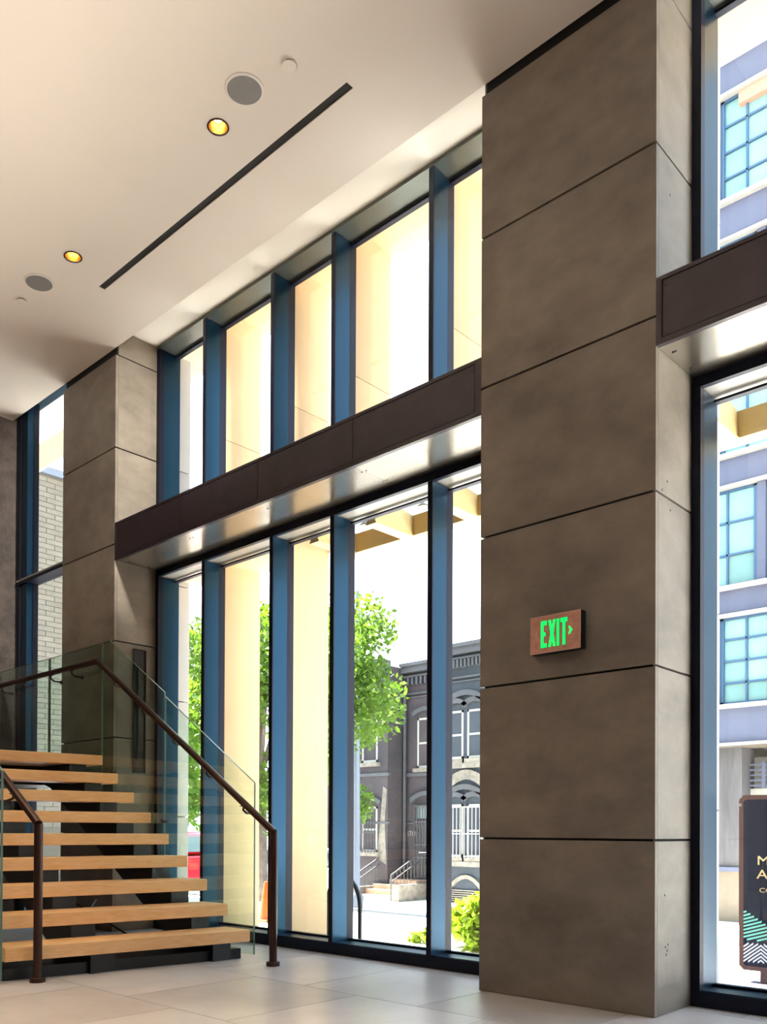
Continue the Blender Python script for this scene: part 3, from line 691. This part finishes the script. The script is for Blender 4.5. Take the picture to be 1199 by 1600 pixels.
# door with iron gate
dr = empty('house_door', (20.8, 16.7, -.6)); dr.parent = hA; dr.matrix_parent_inverse = Matrix.Translation((-20.4, -17.5, 1.1)); bpy.context.view_layer.update()
dM = MB()
box('door_leaf', M_iron, 20.76, 20.80, 16.25, 17.10, -.55, 1.25, dr)
a_ = MB(); arch(a_, 20.66, 20.82, 16.67, .55, 1.80, .22, .12); a_.done('door_arch', M_trim, dr)
box('transom_pane', M_pane, 20.775, 20.80, 16.30, 17.05, 1.32, 1.70, dr)
i_ = MB()
for k in range(9): y_ = 16.25+.85*k/8; i_.box(20.70, 20.72, y_-.012, y_+.012, -.55, 1.7)
for z_ in (-.5, .1, .5, 1.2, 1.68): i_.box(20.69, 20.73, 16.25, 17.10, z_, z_+.04)
rd = random.Random(2)
for k in range(26):
    cy2, cz2, rr = rd.uniform(16.35, 17.0), rd.uniform(-.45, 1.15), rd.uniform(.04, .09)
    i_.tube([(20.70, cy2+rr*math.cos(a), cz2+rr*math.sin(a)) for a in [.5*j for j in range(11)]], .008, 4)
i_.done('iron_gate', M_iron, dr)
box('letter_plate', M_bars, 20.68, 20.70, 16.6, 16.9, .22, .30, dr)
text('1713', .22, M_sash, hA, Vector((20.78, 17.45, .78)), .8, 'house_number')
# stoop
sp = empty('front_stoop', (19.6, 17.2, -1.1)); tag(sp, 'sandstone front steps with iron railings leading to the grey row house door', 'steps')
for k in range(4): box('step', M_sand, 19.1+.33*k, 20.8, 16.5, 17.95, -1.1+(.14*k if k else 0), -1.1+.14*(k+1)-.004, sp)
box('side_wall', M_flake, 19.0, 20.75, 16.25, 16.5, -1.1, -.62, sp); box('side_wall', M_flake, 19.0, 20.0, 17.95, 18.15, -1.1, -.75, sp)
for y_, lab in ((16.55, 0), (17.9, 1)):
    i_ = MB(); i_.tube([(19.0, y_, -.35), (20.3, y_, .25), (20.7, y_, .25)], .025, 6).tube([(19.0, y_, -.55), (20.3, y_, .05)], .018, 6).tube([(19.0, y_, -1.1), (19.0, y_, -.33)], .025, 6)
    for k in range(10): x_ = 19.1+k*.16; t_ = min(1, (x_-19)/1.3); i_.tube([(x_, y_, -1.0+.55*t_), (x_, y_, -.36+.6*t_)], .01, 4)
    i_.done('railing', M_iron, sp)
i_ = MB()
for k in range(16): i_.box(18.95, 18.97, 18.15+k*.09, 18.165+k*.09, -1.1, -.3)
i_.box(18.94, 18.98, 18.1, 19.6, -.34, -.30); i_.box(18.94, 18.98, 18.1, 19.6, -.95, -.92)
tag(i_.done('iron_fence', M_iron), 'low black iron front fence left of the sandstone steps', 'fence')
hB = empty('row_house', (20.4, 13.8, -1.1)); tag(hB, 'blue grey painted row house with paired white windows beside the near column edge', 'building')
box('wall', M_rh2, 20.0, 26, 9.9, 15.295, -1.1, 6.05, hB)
cornice(hB, 20.0, 9.9, 15.34, 6.22, .13, M_trim)
for zz0, zz1, bb_ in ((2.98, 4.36, 0), (.2, 1.70, 2)):
    for a0, a1 in ((14.72, 15.22), (14.05, 14.58), (12.6, 13.2), (11.3, 11.9)): rh_window(hB, 20.0, a0, a1, zz0, zz1, bb_)
    a_ = MB(); arch(a_, 19.9, 20.02, 14.64, .72, zz1+.1, .32, .14); a_.done('wide_arch', M_trim, hB)
    box('sill_course', M_flake, 19.86, 20.0, 13.9, 15.3, zz0-.26, zz0-.12, hB)
b_ = MB(); arch(b_, 19.93, 20.0, 14.6, .6, 2.1, .3, .25); b_.done('flaked_panel', M_flake, hB)
b_ = MB(); arch(b_, 19.93, 20.0, 14.6, .55, -.75, .35, .1); 
for k in range(6): b_.box(19.93, 20.0, 14.0, 15.2, -.75-.06*k, -.72-.06*k)
b_.done('basement_relief', M_flake, hB)

# ---- modern building across the street, seen through the right hand window
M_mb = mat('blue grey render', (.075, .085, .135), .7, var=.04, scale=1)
M_mw = mat('white ledge', (.28, .27, .25), .6)
M_mf = mat('blue steel sash', (.04, .09, .17), .4, metal=.3)
M_mg = mat('pale aqua pane', (.17, .32, .31), .25, var=.25, scale=.35, spec=.3)
M_br = mat('red brick lintel', (.50, .20, .14), .8)
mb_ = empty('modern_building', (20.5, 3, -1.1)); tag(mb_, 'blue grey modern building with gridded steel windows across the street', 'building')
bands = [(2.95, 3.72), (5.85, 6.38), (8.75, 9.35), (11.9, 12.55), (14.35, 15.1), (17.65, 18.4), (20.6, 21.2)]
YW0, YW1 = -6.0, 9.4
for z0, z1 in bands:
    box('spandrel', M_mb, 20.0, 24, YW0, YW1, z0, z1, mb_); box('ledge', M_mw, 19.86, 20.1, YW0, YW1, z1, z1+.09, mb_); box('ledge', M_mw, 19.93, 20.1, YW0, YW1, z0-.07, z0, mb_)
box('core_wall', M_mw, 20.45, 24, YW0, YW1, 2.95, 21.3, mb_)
piers = [9.1, 7.62, 3.9, .2, -3.5]
def grid(z0, z1, ya_, yb_, rows, cols, fr):
    wf_ = MB(); wf_.box(20.08, 20.22, ya_, ya_+fr, z0, z1); wf_.box(20.08, 20.22, yb_-fr, yb_, z0, z1); wf_.box(20.08, 20.22, ya_, yb_, z1-fr*.6, z1); wf_.box(20.08, 20.22, ya_, yb_, z0, z0+fr*.8)
    for k in range(1, cols): y_ = ya_+fr+(yb_-ya_-2*fr)*k/cols; wf_.box(20.10, 20.18, y_-.022, y_+.022, z0, z1)
    for k in range(1, rows): z_ = z0+(z1-z0)*k/rows; wf_.box(20.10, 20.18, ya_, yb_, z_-.022, z_+.022)
    g_ = wf_.done('window', M_mf, mb_)
    for c_ in range(cols):
        for r_ in range(rows):
            y0 = ya_+fr+(yb_-ya_-2*fr)*c_/cols; y1 = ya_+fr+(yb_-ya_-2*fr)*(c_+1)/cols
            if y0 > 4.4: box('pane', M_mg, 20.15, 20.16, y0, y1, z0+(z1-z0)*r_/rows, z0+(z1-z0)*(r_+1)/rows, g_)
    box('pane_field', M_mg, 20.165, 20.17, ya_, yb_, z0, z1, g_)
for (z0, z1, yb_, ofs, rows) in ((3.81, 5.78, 7.62, 0, 4), (6.47, 8.68, 9.35, .9, 3), (9.44, 11.83, 7.62, 0, 3), (12.64, 14.28, 9.35, .9, 3), (15.19, 17.58, 7.62, 0, 4), (18.5, 20.5, 7.9, 0, 2)):
    if ofs: spans = [(6.80, 9.3, 4), (4.1, 6.62, 4), (1.4, 3.9, 4), (-2, 1.2, 5)]
    else: spans = [(5.0, 7.62, 5), (2.0, 4.7, 5), (-1.2, 1.6, 5)]
    if not ofs: box('pier', M_mw, 20.0, 20.45, 7.62, YW1, z0, z1, mb_)
    for a0, a1, cc in spans: grid(z0, z1, a0, a1, rows, cc, .085)
    ee = sorted(spans)
    for (a0, a1, _), (b0, b1, _) in zip(ee, ee[1:]): box('pier', M_mb, 20.02, 20.45, a1, b0, z0, z1, mb_)
box('brick_lintel', M_br, 20.01, 20.2, 2, 7.2, 17.28, 17.58, mb_)
# inner stair visible in the third floor windows
for k in range(3): MB().tube([(20.30, 8.9-k*1.1, 6.5+.0), (20.30, 6.3-k*1.1, 8.6)], .03, 6).done('inner_stair_rail', M_mf, mb_)
# undercroft
box('soffit', M_cream2 if 'M_cream2' in globals() else mat('warm soffit', (.125, .105, .082), .7), 20.0, 24, YW0, YW1, 2.88, 2.95, mb_)
box('soffit_fitting', M_black, 21.0, 21.1, 7.0, 7.25, 2.865, 2.88, mb_)
M_gs = mat('grey streaked stone', (.075, .072, .078), .6, var=.35, scale=1.5, stretch=(1, 3, .4))
box('grey_pier', M_gs, 20.4, 21.2, 7.25, 8.3, .15, 2.88, mb_)
box('pier_ledge', M_mb, 20.3, 21.3, 7.22, 8.3, .05, .15, mb_)
box('plinth_wall', M_sand2 if 'M_sand2' in globals() else mat('cream plinth', (.17, .14, .105), .8, var=.15, scale=2), 20.4, 21.6, YW0, 8.6, -1.1, .05, mb_)
box('rear_wall', M_mw, 23.5, 24, YW0, YW1, -1.1, 2.88, mb_)
lv = MB()
for k in range(5): lv.box(20.9, 20.94, YW0, 7.25, 2.0+.12*k, 2.04+.12*k)
for y_ in (6.9, 5.2, 3.5): lv.box(20.88, 20.94, y_, y_+.08, 1.95, 2.56)
lv.done('louvre_rail', M_mb, mb_)
box('white_panel', M_mw, 20.95, 21.0, YW0, 7.25, 1.0, 1.95, mb_)

# ---- totem sign
M_tf = mat('totem dark face', (.010, .013, .03), .25, spec=.25)
M_tb = mat('totem brown frame', (.10, .035, .025), .35)
M_gold = mat('gold lettering', (.85, .62, .30), .4)
M_teal = mat('teal stripe', (.20, .62, .52), .5); M_wst = mat('white stripe', (.72, .74, .84), .5)
TX = 6.0; ty1, ty0 = 2.15, 1.45
tt = empty('totem_sign', (TX, 1.8, -.06)); tag(tt, 'dark standing sign with gold letters and striped foot pattern outside the right window', 'sign')
b_ = MB().prism([(ty0+.04, .035), (ty1-.03, .035), (ty1, .065), (ty1, 1.165), (ty1-.03, 1.195), (ty0+.04, 1.195), (ty0, 1.155), (ty0, .075)], 'x', TX, TX+.09); b_.done('frame', M_tb, tt)
b_ = MB().prism([(ty0+.05, .065), (ty1-.045, .065), (ty1-.03, .08), (ty1-.03, 1.15), (ty1-.045, 1.165), (ty0+.05, 1.165), (ty0+.03, 1.145), (ty0+.03, .085)], 'x', TX-.004, TX); b_.done('face', M_tf, tt)
box('bracket_top', M_mw, TX-.006, TX+.01, ty1-.018, ty1+.004, 1.12, 1.14, tt)
box('stand', M_tb, TX+.02, TX+.07, 1.76, 2.02, -.045, .036, tt)
MB().box(TX-.60, TX+.25, 1.2, 2.28, -.06, -.045, .005).done('foot_plate', M_mb, tt)
text('M', .085, M_gold, tt, Vector((TX-.005, 2.036, .735)), 1.25); text('A', .085, M_gold, tt, Vector((TX-.005, 2.036, .645)), 1.25); text('CO', .042, M_gold, tt, Vector((TX-.005, 2.020, .555)), 1.3)
def clip_strip(y_a, z_a, y_b, z_b, w_, lo, hi, mb):
    mb.prism([(y_a, z_a), (y_b, z_b), (y_b, z_b+w_), (y_a, z_a+w_)], 'x', TX-.0052, TX-.0042)
ys_ = ty1-.032
t_ = MB()
def stripe(u0, z0_, u1, z1_, w_): t_.prism([(ys_-u0, z0_), (ys_-u1, z1_), (ys_-u1, z1_-w_), (ys_-u0, z0_-w_)], 'x', TX-.0052, TX-.0042)
for k in range(22):
    zk = .425-.0235*k; u1 = min(.60, (.018+.0235*k)/.98)
    u0 = max(0, (.245-zk)/.37)
    if u1 > u0+.01: stripe(u0, zk+.33*u0, u1, zk+.33*u1, .0125)
t_.done('teal_stripes', M_teal, tt)
t_ = MB()
for k in range(30):
    zk = .22-.024*k
    for h, sg in ((0, 1), (1, -1), (2, 1), (3, -1), (4, 1)):
        # zigzag segments clipped between the panel foot and the teal field
        ua, ub = .11*h, .11*(h+1); za = zk+(0 if sg > 0 else .088)+.0; zb = zk+(.088 if sg > 0 else 0)
        lo_, hi_ = .088, .222
        f0, f1 = 0., 1.
        for f_i in (0, 1):
            pass
        dz = zb-za
        ts = sorted([(lo_+.012-za)/dz, (hi_-za)/dz]); f0, f1 = max(0, ts[0]), min(1, ts[1])
        if f1-f0 > .08: stripe(ua+(ub-ua)*f0, za+dz*f0, ua+(ub-ua)*f1, za+dz*f1, .0125)
t_.done('white_stripes', M_wst, tt)
